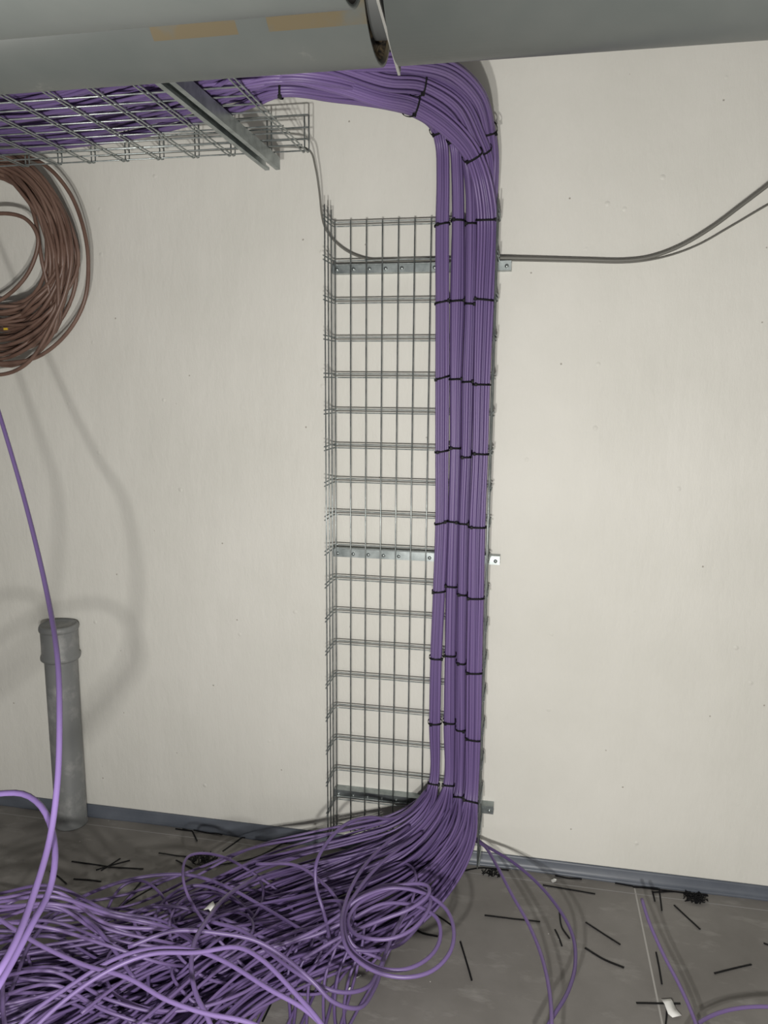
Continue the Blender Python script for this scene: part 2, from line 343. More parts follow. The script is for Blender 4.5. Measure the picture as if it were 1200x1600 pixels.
# each node: world point, half width, half depth, wander amplitude
def mk(l):
    return [np.r_[p, a_, b_, w_] for p, a_, b_, w_ in l]
def px(h, d=2.0): return h*d/1197.8
vert_rows = {
 1: [(691, 353, 11), (691, 470, 11), (691, 590, 11), (690.5, 705, 10.5), (690, 818, 10.5), (686, 923, 10.5), (681.5, 1028, 10.5), (679.5, 1127, 10.5), (677, 1228, 10)],
 2: [(716, 350, 10), (714.5, 467, 11.5), (712, 588, 10), (711, 700, 9), (708, 817, 9), (705, 919, 9.5), (703, 1025, 9.5), (702, 1131, 10), (700, 1230, 10)],
 3: [(736, 350, 8), (734, 480, 7.5), (730.5, 597, 8.5), (728, 713, 8), (724, 820, 8), (722, 932, 8), (720.5, 1036, 7.5), (720, 1142, 8), (717, 1244, 8)],
 4: [(761, 345, 16), (757, 466, 15), (752.5, 600, 13.5), (750, 713, 13), (745.5, 824, 13.5), (743.5, 935, 13.5), (741.5, 1050, 13.5), (740, 1150, 13), (736, 1250, 12.5)],
 5: [(740, 350, 14), (737, 470, 14), (733, 597, 14), (730, 713, 14), (727, 820, 14), (724, 932, 14), (722, 1036, 13.5), (720, 1142, 13.5), (716, 1240, 13)],
 6: [(762, 345, 13), (757, 466, 13), (752, 600, 13), (749, 713, 13), (745, 824, 12.5), (743, 935, 12.5), (741, 1050, 12), (739, 1150, 12), (735, 1250, 12)]}
bendn = {  # from the tray end towards the upright tray
 1: [(440, 143, -.52, 12), (520, 148, -.45, 12), (600, 157, -.35, 12), (650, 173, -.22, 11), (680, 195, -.14, 11), (690, 225, -.108, 11), (692, 280, -.1, 11)],
 2: [(440, 131, -.6, 12), (520, 134, -.56, 12), (600, 146, -.42, 12), (660, 165, -.27, 11), (698, 195, -.16, 11), (711, 225, -.112, 10), (715, 280, -.1, 10)],
 3: [(440, 117, -.69, 10), (520, 118, -.62, 10), (610, 130, -.46, 10), (670, 155, -.3, 9), (714, 200, -.17, 9), (729, 250, -.112, 8), (735, 300, -.1, 8)],
 4: [(440, 136, -.6, 13), (520, 142, -.54, 14), (590, 150, -.48, 15), (650, 165, -.37, 15), (700, 197, -.27, 15), (736, 238, -.18, 14), (751, 275, -.135, 15), (758, 310, -.118, 16)],
 5: [(440, 118, -.7, 14), (520, 119, -.63, 15), (600, 124, -.52, 17), (662, 132, -.4, 18), (714, 163, -.29, 17), (742, 212, -.18, 15), (758, 255, -.11, 14), (757, 300, -.075, 14)],
 6: [(440, 98, -.72, 13), (540, 96, -.62, 14), (635, 98, -.52, 16), (706, 114, -.38, 16), (747, 153, -.26, 15), (763, 202, -.15, 12), (769, 245, -.1, 12), (767, 295, -.075, 13)]}
trayn = {1: (-.45, -.345, -.30, -.285), 2: (-.53, -.41, -.36, -.35), 3: (-.6, -.48, -.42, -.41), 4: (-.6, -.54, -.49, -.48), 5: (-.69, -.61, -.56, -.56), 6: (-.72, -.68, -.64, -.63)}
fan = {
 1: [(660, 1264, -.15), (622, 1297, -.22), (560, 1322, -.29), (480, 1348, -.36), (400, 1376, -.43), (320, 1420, -.5), (200, 1475, -.62), (60, 1500, -.75), (-100, 1515, -.85), (-260, 1530, -.9)],
 2: [(685, 1275, -.16), (640, 1325, -.25), (570, 1360, -.33), (480, 1392, -.42), (400, 1425, -.5), (300, 1462, -.6), (180, 1500, -.72), (40, 1532, -.85), (-120, 1550, -.95), (-300, 1560, -1.0)],
 3: [(705, 1290, -.17), (662, 1350, -.29), (590, 1395, -.4), (490, 1428, -.5), (380, 1462, -.62), (270, 1510, -.75), (140, 1560, -.88), (0, 1610, -1.0), (-200, 1640, -1.1)],
 4: [(726, 1306, -.18), (699, 1352, -.28), (645, 1405, -.4), (560, 1450, -.52), (450, 1490, -.64), (360, 1535, -.77), (270, 1600, -.9), (150, 1690, -1.05)],
 5: [(700, 1320, -.17), (630, 1378, -.27), (540, 1418, -.37), (430, 1445, -.47), (320, 1490, -.58), (180, 1545, -.72), (0, 1590, -.85), (-200, 1600, -.95)],
 6: [(726, 1312, -.17), (696, 1368, -.27), (645, 1415, -.36), (570, 1452, -.45), (480, 1480, -.54), (370, 1515, -.63), (260, 1560, -.73), (140, 1640, -.84), (20, 1720, -.95)]}
vdep = {1: -.092, 2: -.092, 3: -.094, 4: -.1, 5: -.058, 6: -.06}
BH = {1: .019, 2: .019, 3: .019, 4: .0175, 5: .012, 6: .012}
COUNT = {1: 26, 2: 25, 3: 17, 4: 31, 5: 26, 6: 26}
NAMES = {1: 'leftmost upright purple bundle', 2: 'second upright purple bundle from the left', 3: 'narrow third upright purple bundle', 4: 'wide rightmost front purple bundle'}
HID = {5: 'middle purple bundle of the overhead bend', 6: 'outermost purple bundle of the overhead bend'}
centre = {}
for k in range(1, 7):
    N = []
    ty = trayn[k]
    for x, y in ((-1.9, ty[3]), (-1.3, ty[3]), (-.8, ty[2]), (-.45, ty[1]), (-.16, ty[0])):
        N.append((W3(x, y, HZ+.036), .036, .019, .017))
    for (a, b, Y, h) in bendn[k]:
        p = PY(a, b, Y)
        if p[0] < .2: p[2] = max(p[2], HZ+.03)
        N.append((p, px(h, 1.95 if Y > -.4 else 1.65), .019, .002))
    for (a, b, h) in vert_rows[k]: N.append((PY(a, b, vdep[k]), px(h, 2.08), BH[k], .0012))
    L_ = len(fan[k])
    for i, (a, b, Y) in enumerate(fan[k]):
        p = PY(a, b, Y); g = (i+1)/L_
        gp = PZ(a, b, .03); p = p+(gp-p)*.5*min(1, max(0, (i-.5)/2.5)) if p[2] > .03 else gp
        p[2] = max(p[2], .035)
        N.append((p, .021+.075*min(1, g*1.5), .018+.05*min(1, g*1.8), .003+.042*g**1.1))
    centre[k] = spline(mk(N), 330)
def frames(C):
    P = C[:, :3]; T = np.gradient(P, axis=0); T /= np.linalg.norm(T, axis=1)[:, None]
    D = P-np.array([.57, -2.2, 1.5]); D[:, 2] *= .8; D /= np.linalg.norm(D, axis=1)[:, None]
    A = np.cross(D, T); A /= np.linalg.norm(A, axis=1)[:, None]; return P, T, A, np.cross(T, A)
def pack(n, ar):
    """n hexagonally packed spots in the unit disc, ar = width/depth"""
    s_ = .1
    best = None
    for s_ in np.arange(.16, .7, .01):
        pts = [(i*s_/max(ar, .1)**.5+(j % 2)*s_/2/max(ar, .1)**.5, j*s_*.87*max(ar, .1)**.5) for i in range(-14, 15) for j in range(-14, 15)]
        pts = [p for p in pts if p[0]**2+p[1]**2 <= 1]
        if len(pts) >= n: best = pts
        else: break
    best.sort(key=lambda p: -(p[0]**2+p[1]**2)); return best[:n] if len(best) > n else best
from math import sin, pi
ncab = 0
for k in range(1, 7):
    C = centre[k]; P, T, A, B = frames(C); n = len(P); s_ = np.linspace(0, 1, n)*18
    spots = pack(COUNT[k], C[160, 3]/C[160, 4])
    for q, (u_, v_) in enumerate(spots):
        ph = rng.uniform(0, 2*pi, 12); fr = rng.uniform(.35, 1.0, 6)
        w = [sum(np.sin(s_*fr[j]*(1+.9*j)+ph[j+3*c])/(1+.5*j) for j in range(3))*.75 for c in range(3)]
        # in the pile the strands mix: rotate their slot slowly
        g = np.clip((C[:, 5]-.004)/.05, 0, 1); rot = g*rng.normal(0, 1.6)
        uu = u_*np.cos(rot)-v_*np.sin(rot); vv = u_*np.sin(rot)+v_*np.cos(rot)
        a_in = np.maximum(C[:, 3]-CR, .004); b_in = np.maximum(C[:, 4]-CR*.6, .004)
        Q = P+A*(uu*a_in)[:, None]+B*(vv*b_in)[:, None]+A*(w[0]*C[:, 5])[:, None]+B*(w[1]*C[:, 5]*.55)[:, None]
        tray_part = (Q[:, 0] < 0) & (Q[:, 2] > 1.9)
        Q[:, 2] = np.where(tray_part, np.maximum(Q[:, 2], HZ+.0064+CR), Q[:, 2])
        Q[:, 1] = np.where(tray_part, np.maximum(Q[:, 1], YN+.012), Q[:, 1])
        lo_ = .0045+.012*(q % 3); Q[:, 2] = np.where(Q[:, 2] < lo_+.03, lo_+.03*np.exp(np.minimum(0, (Q[:, 2]-lo_-.03)/.03)), Q[:, 2])
        Q[:, 1] = np.minimum(Q[:, 1], -.022-CR)
        up = (Q[:, 2] > .2) & (Q[:, 2] < 1.85); Q[:, 1] = np.where(up, np.minimum(Q[:, 1], BY-.0064-CR), Q[:, 1])
        o = MB().tube(Q, CR, 7).build('purple_cable', purple_m)
        nm = NAMES.get(k) or HID[k]
        tag(o, 'purple data cable within the '+nm, 'cable', 'cables of the '+nm); ncab += 1

# ------------------------------------------------------------------ loose purple cables
def cable(nodes, label, group=None, r=CR, mt=None, n=None, name='purple_cable'):
    P = np.array(nodes, float); L = np.linalg.norm(np.diff(P, axis=0), axis=1).sum()
    Q = spline(P, n or max(30, int(L/.012)));
    Q[:, 2] = np.maximum(Q[:, 2], r+.0006); Q[:, 1] = np.minimum(Q[:, 1], -r-.001)
    return tag(MB().tube(Q, r, 9).build(name, mt or purple_m), label, 'cable', group)
def T_(l): return [PD(*a) for a in l]
LS = [
 ('purple cable sweeping down close to the viewer, crossing the grey pipe stub',
  [(-60, 450, 1.5), (-28, 560, 1.42), (3, 660, 1.36), (38, 780, 1.28), (72, 920, 1.15), (90, 1030, 1.02), (93, 1120, .95), (90, 1220, .9), (78, 1310, .86), (52, 1400, .8), (20, 1480, .74), (-20, 1545, .7), (-90, 1640, .68)]),
 ('purple cable arching in from the left edge and doubling the one beside the grey pipe',
  [(-120, 1290, .98), (-50, 1250, .96), (0, 1240, .95), (38, 1241, .94), (66, 1262, .92), (82, 1300, .9), (86, 1345, .87), (76, 1395, .84), (52, 1440, .8), (22, 1497, .76), (-15, 1560, .72), (-60, 1620, .7)]),
 ('long purple cable making the big low arch in front of the black clippings',
  [(-60, 1640, 1.1), (10, 1560, 1.15), (50, 1470, 1.22), (100, 1418, 1.28), (170, 1384, 1.32), (240, 1368, 1.35), (300, 1368, 1.38), (355, 1386, 1.42), (420, 1422, 1.46), (490, 1462, 1.5), (560, 1485, 1.55), (620, 1478, 1.6), (660, 1440, 1.7)]),
 ('purple cable in a narrow arch standing left of the white tag',
  [(232, 1560, 1.5), (232, 1500, 1.48), (240, 1440, 1.45), (262, 1402, 1.45), (300, 1384, 1.48), (345, 1392, 1.5), (390, 1425, 1.55), (430, 1470, 1.6), (470, 1500, 1.7)]),
 ('purple cable curling back on itself at the upper left of the pile',
  [(300, 1530, 1.6), (250, 1500, 1.55), (220, 1465, 1.5), (211, 1435, 1.5), (228, 1420, 1.5), (262, 1416, 1.5), (310, 1424, 1.55), (360, 1440, 1.6), (420, 1470, 1.65)]),
 ('purple cable arching over the foot of the upright tray and dropping into the pile',
  [(665, 1235, 2.1), (640, 1265, 2.02), (610, 1279, 1.95), (575, 1277, 1.88), (540, 1288, 1.8), (510, 1318, 1.74), (494, 1350, 1.7), (494, 1385, 1.7), (504, 1420, 1.7), (512, 1450, 1.72), (516, 1490, 1.8)]),
 ('purple cable slanting from below the tray foot down across the pile',
  [(400, 1350, 1.75), (462, 1352, 1.72), (500, 1376, 1.7), (524, 1402, 1.68), (537, 1430, 1.66), (550, 1475, 1.7), (600, 1500, 1.75)]),
 ('purple cable forming the outermost wide loop at the right of the pile',
  [(640, 1290, 1.9), (590, 1330, 1.75), (558, 1370, 1.6), (540, 1410, 1.5), (534, 1450, 1.42), (545, 1487, 1.38), (580, 1515, 1.36), (630, 1527, 1.35), (675, 1517, 1.36), (703, 1488, 1.38), (709, 1452, 1.42), (695, 1418, 1.47), (660, 1395, 1.5), (610, 1388, 1.52), (560, 1405, 1.52), (530, 1430, 1.55), (480, 1460, 1.6), (400, 1490, 1.62)]),
 ('purple cable forming the inner loop just inside the widest loop, right of the pile',
  [(660, 1300, 1.9), (600, 1345, 1.72), (560, 1390, 1.58), (538, 1435, 1.48), (548, 1480, 1.42), (585, 1510, 1.4), (630, 1515, 1.4), (668, 1498, 1.42), (687, 1470, 1.45), (684, 1437, 1.48), (655, 1417, 1.52), (600, 1412, 1.56), (550, 1435, 1.6), (490, 1462, 1.62), (420, 1480, 1.62)]),
 ('purple cable in a flat oval loop on top of the right side of the pile',
  [(470, 1500, 1.6), (540, 1460, 1.55), (600, 1436, 1.5), (645, 1418, 1.48), (670, 1397, 1.48), (668, 1384, 1.5), (640, 1381, 1.53), (600, 1392, 1.55), (560, 1412, 1.52), (544, 1440, 1.48), (556, 1460, 1.45), (600, 1468, 1.43), (640, 1455, 1.43), (668, 1425, 1.45), (671, 1400, 1.5), (650, 1386, 1.56), (600, 1384, 1.62), (540, 1410, 1.66)]),
 ('bright purple cable bowing across the bottom left, upper of a close pair',
  [(-40, 1690, 1.0), (40, 1592, 1.0), (110, 1540, .99), (180, 1498, .98), (240, 1482, .97), (300, 1484, .96), (350, 1502, .94), (420, 1545, .9), (480, 1580, .88), (540, 1640, .86)]),
 ('bright purple cable bowing across the bottom left, lower of a close pair',
  [(-10, 1690, .98), (60, 1600, .97), (150, 1528, .96), (230, 1492, .96), (310, 1488, .95), (370, 1480, .93), (410, 1500, .9), (455, 1545, .87), (500, 1597, .84), (540, 1660, .82)]),
 ('bright purple cable running diagonally down from the left edge to the bottom edge',
  [(-60, 1400, 1.05), (0, 1437, 1.03), (60, 1475, 1.0), (130, 1507, .98), (200, 1528, .95), (260, 1562, .93), (320, 1583, .92), (390, 1598, .91), (470, 1640, .9)]),
 ('purple cable hanging in an upright squiggle through the centre of the pile',
  [(400, 1370, 1.5), (355, 1400, 1.35), (325, 1435, 1.2), (303, 1475, 1.1), (299, 1515, 1.05), (307, 1555, 1.02), (322, 1585, 1.0), (345, 1640, 1.0)]),
 ('purple cable dipping in a long shallow curve below the centre of the pile',
  [(330, 1440, 1.45), (380, 1455, 1.42), (430, 1495, 1.38), (480, 1530, 1.36), (530, 1550, 1.38), (570, 1545, 1.42), (590, 1520, 1.5), (610, 1470, 1.6), (640, 1410, 1.75)]),
 ('purple cable bridging the gap over the bare floor below the pile',
  [(200, 1480, 1.2), (270, 1455, 1.2), (340, 1458, 1.22), (400, 1470, 1.25), (450, 1500, 1.28), (490, 1535, 1.3), (520, 1565, 1.34), (560, 1575, 1.4), (585, 1545, 1.5), (600, 1500, 1.62)]),
 ('purple cable steeply curved in the lower left corner',
  [(60, 1420, 1.3), (25, 1470, 1.25), (6, 1530, 1.2), (5, 1580, 1.15), (15, 1640, 1.1)]),
 ('purple cable slanting from the left arch down to the bottom edge',
  [(-30, 1440, 1.3), (40, 1400, 1.3), (85, 1410, 1.3), (120, 1428, 1.32), (150, 1450, 1.34), (175, 1480, 1.36), (210, 1530, 1.36)]),
 ('purple cable leaving the right tray foot, left of the two long loops',
  [(745, 1315, 2.18), (757, 1322, 2.14), (776, 1352, 2.03), (800, 1398, 1.9), (824, 1440, 1.8), (845, 1490, 1.68), (858, 1545, 1.56), (862, 1600, 1.46), (858, 1680, 1.38)]),
 ('purple cable leaving the floor at the tray foot and bulging furthest right',
  [(742, 1308, 2.2), (757, 1320, 2.15), (800, 1346, 2.04), (842, 1382, 1.93), (876, 1424, 1.82), (895, 1462, 1.74), (899, 1505, 1.66), (888, 1548, 1.58), (862, 1592, 1.5), (835, 1640, 1.45)]),
 ('purple cable with its free end pointing up near the skirting at right',
  [(1003, 1405, 1.78), (1014, 1440, 1.74), (1036, 1490, 1.7), (1062, 1540, 1.64), (1082, 1585, 1.58), (1100, 1640, 1.5)]),
 ('purple cable curving in from the bottom right corner',
  [(1290, 1585, 1.66), (1200, 1573, 1.68), (1150, 1576, 1.68), (1112, 1587, 1.66), (1085, 1605, 1.62), (1060, 1650, 1.55)]),
]
def lower(p, f):
    d = p-CAM; q = CAM+d*((.012-CAM[2])/d[2]); return p+(q-p)*f if p[2] > .012 else p
LOWF = [0, 0, .68, .7, .6, .2, .5, .42, .42, .42, .28, .28, .28, .35, .45, .45, .5, .5, .35, .35, .5, .35]
for i, (lab, l) in enumerate(LS): cable([lower(p, LOWF[i]) for p in T_(l)], lab, None, .0037 if i < 2 or 9 < i < 13 else .0044)
# further anonymous loops threading through the heap
G = 'loose cables wandering through the heap'
for i in range(30):
    kk = rng.choice([1, 2, 3, 4, 5]); C = centre[kk]; i0 = int(rng.integers(280, 318)); c0 = C[i0, :3]
    hgt = rng.uniform(.02, .08); ra = rng.uniform(.1, .26); rb = ra*rng.uniform(.45, .9); ph0 = rng.uniform(0, 2*pi); sw = rng.uniform(.9, 1.9)*pi*rng.choice([-1, 1])
    ax = rng.uniform(0, pi); tilt = rng.normal(0, .25); P = []
    for t in np.linspace(0, 1, 9):
        th = ph0+sw*t; x = ra*math.cos(th); y = rb*math.sin(th)
        X = x*math.cos(ax)-y*math.sin(ax); Y = x*math.sin(ax)+y*math.cos(ax)
        dz = hgt*math.sin(pi*t)**.6-.05*(1-math.sin(pi*t))
        p = c0+np.array([X, Y, dz+X*tilt]); p[2] = max(p[2], .006); p[1] = min(p[1], -.1); P.append(p)
    cable(P, 'loose purple cable looping over and through the heap on the floor', G)
for i in range(12):   # strands lying on the bare floor below the heap, running toward the viewer
    x0 = rng.uniform(455, 620); w = rng.uniform(-30, 25)
    P = [PZ(x0+40, 1440+rng.uniform(-10, 10), .12), PZ(x0+15+w*.3, 1478, .06), PZ(x0+w*.6, 1525, .012), PZ(x0-20+w, 1580, .008), PZ(x0-50+w*1.4, 1660, .02)]
    if i % 2: P = [PZ(470+i*9, 1450, .14), PZ(455+i*10, 1480, .1), PZ(440+i*10+w*.2, 1525, .05), PZ(445+i*9+w*.4, 1585, .01), PZ(440+i*12+w, 1660, .008)]
    cable(P, 'purple cable trailing from the heap straight toward the bottom edge over bare floor', 'cables trailing down over the bare floor')
for i in range(18):   # left edge tangle behind the foreground cable
    y0 = rng.uniform(1400, 1570); d0 = rng.uniform(1.5, 1.85)
    P = [PD(-120, y0+rng.uniform(-40, 40), d0), PD(-10, y0+rng.uniform(-12, 12), d0), PD(80, y0-10+rng.uniform(-14, 14), d0), PD(170, y0+15+rng.uniform(-10, 22), d0+.05), PD(260, y0+35+rng.uniform(-5, 30), d0+.08), PY(370, 1510+rng.uniform(-30, 30), -.42), PY(480, 1480+rng.uniform(-20, 20), -.38)]
    cable(P, 'loose purple cable in the tangle at the left edge of the photo', 'cables of the left edge tangle')

# ------------------------------------------------------------------ cable ties
ORD = ['first', 'second', 'third', 'fourth', 'fifth', 'sixth', 'seventh', 'eighth', 'ninth']
def tie_at(k, px_, py_, label, sc_=1.0, tilt=0., head=0., group='ties along the upright bundles'):
    C = centre[k]; P, T, A, B = frames(C)
    d = P-CAM; zc = d@F_; X = 600+F*(d@R_)/zc; Y = 800-F*(d@U_)/zc
    i = int(np.argmin((X-px_)**2+(Y-py_)**2)); c, t, a, b = P[i], T[i], A[i], B[i]
    ra, rb = C[i, 3]*sc_+.0016, C[i, 4]*sc_+.0022
    t2 = t+a*tilt; t2 /= np.linalg.norm(t2); n = 40; V = []
    for j in range(n):
        th = 2*pi*j/n; cs, sn = math.cos(th), math.sin(th); e = 1/(abs(cs)**3+abs(sn)**3)**(1/3)
        o_ = a*ra*cs*e+b*rb*sn*e; p = c+o_+t*(-tilt*ra*cs)
        rad = o_/np.linalg.norm(o_)
        for (w_, h_) in ((-.0007, -.0023), (.0007, -.0023), (.0007, .0023), (-.0007, .0023)): V.append(p+rad*w_+t2*h_)
    Fc = [(j*4+q, j*4+(q+1) % 4, ((j+1) % n)*4+(q+1) % 4, ((j+1) % n)*4+q) for j in range(n) for q in range(4)]
    V = np.array(V); Vy = V[:, 1]; 
    o = MB().add(V, Fc).build('cable_tie', dark_m); tag(o, label, 'cable tie', group)
    # locking head sits on the camera side near one edge of the bundle
    dirv = -b if (-b)@(CAM-c) > 0 else b
    th = head; hp = c+a*ra*math.cos(th)*.85+dirv*rb*(abs(math.sin(th))+.1)
    hp = c+a*ra*head+dirv*rb*(1.06 if abs(head) < .8 else .8)-t*tilt*ra*head
    MB().box(hp, (.0035, .0028, .0040), [a, dirv, t]).build('tie_head', dark_m, o, smooth=False, bevel=.0006)
    # snipped stub of the tail
    return o
for k in (1, 2, 3, 4):
    for i, (a, b, h) in enumerate(vert_rows[k]):
        yy = {1: b, 2: b, 3: b, 4: b}[k]
        tie_at(k, a, yy, 'black tie round the %s, %s down the tray' % (NAMES[k], ORD[i]), tilt=rng.uniform(-.12, .12)+(.25 if k == 1 and i < 6 else 0)*(-1), head=rng.choice([-.8, -.5, .6, .85]))
for k, a, b, lab in ((1, 685, 205, 'diving behind the bend'), (2, 708, 218, 'diving behind the bend'), (4, 736, 238, 'at the lower turn of the overhead bend'), (5, 752, 228, 'at the lower turn of the overhead bend'),
                     (6, 765, 203, 'at the lower turn of the overhead bend'), (4, 645, 163, 'midway along the overhead bend'), (5, 655, 137, 'midway along the overhead bend'), (1, 439, 142, 'beside the end of the horizontal tray')):
    nm = NAMES.get(k) or HID[k].split(',')[0].split(' of the overhead')[0].split(' in the middle')[0]
    nm = {5: 'middle purple bundle', 6: 'outermost purple bundle'}.get(k, nm)
    tie_at(k, a, b, 'black tie round the %s %s' % (nm.replace(' from the left', '').replace('wide rightmost front', 'lowest'), lab), 1.03, tilt=.1, head=.8 if k < 6 else -.7, group='ties around the overhead bend')

# ------------------------------------------------------------------ grey cables to the side
g1 = [W3(-.6, -.2, HZ+.012), W3(-.25, -.2, HZ+.012), W3(-.06, -.19, HZ+.012), PY(484, 235, -.165), PY(493, 262, -.13), PY(499, 300, -.1), PY(503, 338, -.06), PY(508, 356, -.04), PY(522, 376, -.028), PY(545, 394, -.026), PY(575, 405, -.026), PY(620, 408, -.027), PY(660, 407, -.027), PY(720, 404, -.03)]
cable(g1, 'thin grey cable dropping from the end of the horizontal tray into the upright tray', None, .0026, grey_m, name='grey_cable')
g2 = [PY(735, 404, -.045), PY(785, 403, -.03), PY(850, 404, -.022), PY(920, 406, -.022), PY(975, 407, -.022), PY(1015, 402, -.022), PY(1060, 386, -.025), PY(1110, 357, -.03), PY(1160, 320, -.035), PY(1210, 282, -.04), PY(1330, 190, -.05)]
cable(g2, 'thicker grey cable running right from the tray and rising to the right edge', None, .0046, grey_m, name='grey_cable')
g3 = [PY(735, 407, -.03), PY(790, 407, -.012), PY(900, 409, -.01), PY(985, 410, -.01), PY(1040, 401, -.01), PY(1090, 383, -.01), PY(1140, 355, -.012), PY(1205, 317, -.015), PY(1320, 255, -.02)]
cable(g3, 'thin grey cable just below the thicker one, rising more gently to the right edge', None, .0022, grey_m, name='grey_cable')

# ------------------------------------------------------------------ brown coil
CC = PY(-6, 412, -.115); S_ = 2.22/1197.8
nt = 34; Q = []; nq = 8
keys = []
for t in range(nt*nq+1):
    th = t/nq*2*pi; q_ = t % nq
    if t % 3 == 0 or not keys: rr = (rng.uniform(), rng.uniform())
    l = (t//nq*7 % nt)/nt*.6+.4*rr[0]
    R1 = (86+58*l)*S_; RT = (128+46*l)*S_; RBm = (60+104*l)*S_
    x = R1*math.cos(th); z = (RT if math.sin(th) > 0 else RBm)*math.sin(th)
    keys.append(CC+np.array([x+rng.normal(0, .004), (rng.uniform(-1, 1)*.028), z+rng.normal(0, .004)]))
brown = cable(keys, 'coil of thick brown cable hanging at the left edge beneath the horizontal tray', None, .0056, brown_m, n=1500, name='cable_coil')
brown['category'] = 'cable coil'
def loop(l, parent, nme='cable_end'):
    P = spline([PY(*a) for a in l], 90); return MB().tube(P, .0056, 9).build(nme, brown_m, parent)
loop([(-70, 420, -.15), (-50, 355, -.15), (-5, 334, -.155), (40, 342, -.155), (59, 370, -.155), (52, 410, -.15), (30, 445, -.15), (-10, 473, -.145), (-50, 470, -.14)], brown, 'inner_loop')
loop([(-80, 575, -.13), (-20, 586, -.14), (20, 581, -.15), (50, 560, -.155), (80, 510, -.155), (104, 450, -.15), (112, 395, -.15), (102, 340, -.14), (75, 295, -.13), (30, 262, -.12), (-40, 255, -.12)], brown)
loop([(-60, 560, -.13), (10, 567, -.15), (60, 557, -.15), (105, 520, -.15), (132, 470, -.15), (138, 410, -.145), (130, 355, -.14), (108, 300, -.13), (70, 258, -.12), (20, 240, -.11), (-40, 236, -.11)], brown)
MB().box(PY(9, 514, -.165), (.006, .0025, .003)).build('yellow_mark', yellow_m, brown, smooth=False, bevel=.0008)

# ------------------------------------------------------------------ grey standing pipe stub
base_p = np.array([PY(112, 1276, -.062)[0], -.064, 0.]); top = PY(93, 973, -.062); Hc = top[2]
R0, R1 = .050, .0565
cp = empty('drain_pipe', tuple(base_p), 'dusty grey plastic pipe stub standing on the floor at left, closed by a cap', 'pipe')
bx, by = base_p[0], base_p[1]
MB().lathe([(.0001, .001), (R0+.002, .001), (R0+.002, .004), (R0, .008), (R0, Hc-.1)], (bx, by, 0), 'z', 64).build('pipe_body', pvc_m, cp)
MB().lathe([(R0-.004, Hc-.12), (R1, Hc-.12), (R1+.004, Hc-.116), (R1+.0045, Hc-.109), (R1+.003, Hc-.103), (R1, Hc-.1), (R1, Hc-.02)], (bx, by, 0), 'z', 64).build('socket', pvc_m, cp)
MB().lathe([(R1, Hc-.024), (R1+.003, Hc-.022), (R1+.0045, Hc-.016), (R1+.0035, Hc-.009), (R1+.001, Hc-.004), (R1-.003, Hc-.002), (R1-.006, Hc-.006), (R1-.02, Hc-.007), (.0001, Hc-.007)], (bx, by, 0), 'z', 64).build('end_cap', pvc_m, cp)

# ------------------------------------------------------------------ litter on the floor
def strip(pts, w=.0025, label='', name='tie_offcut', grp='snipped tie ends on the floor', mt=None, lift=.0012):
    P = spline([PZ(a, b, .0) for a, b in pts], 10) if len(pts) > 2 else spline([PZ(pts[0][0], pts[0][1], 0), (PZ(pts[0][0], pts[0][1], 0)+PZ(pts[1][0], pts[1][1], 0))/2+np.array([.001, .002, 0]), PZ(pts[1][0], pts[1][1], 0)], 10)
    P[:, 1] = np.minimum(P[:, 1], -.031); V = []; T = np.gradient(P, axis=0); T /= np.linalg.norm(T, axis=1)[:, None]
    S = np.cross(T, (0, 0, 1)); n = len(P); up = rng.uniform(0, .004)
    for i in range(n):
        z = lift+up*abs(i/(n-1)-.5)*2
        for (s1, h) in ((-w, 0), (w, 0), (w, .0016), (-w, .0016)): V.append(P[i]+S[i]*s1+np.array([0, 0, z-.0006+h]))
    Fc = [(i*4+q, i*4+(q+1) % 4, i*4+4+(q+1) % 4, i*4+4+q) for i in range(n-1) for q in range(4)]+[(3, 2, 1, 0), tuple((n-1)*4+q for q in range(4))]
    return tag(MB().add(V, Fc).build(name, mt or dark_m, smooth=False), label, 'cable tie offcut', grp)
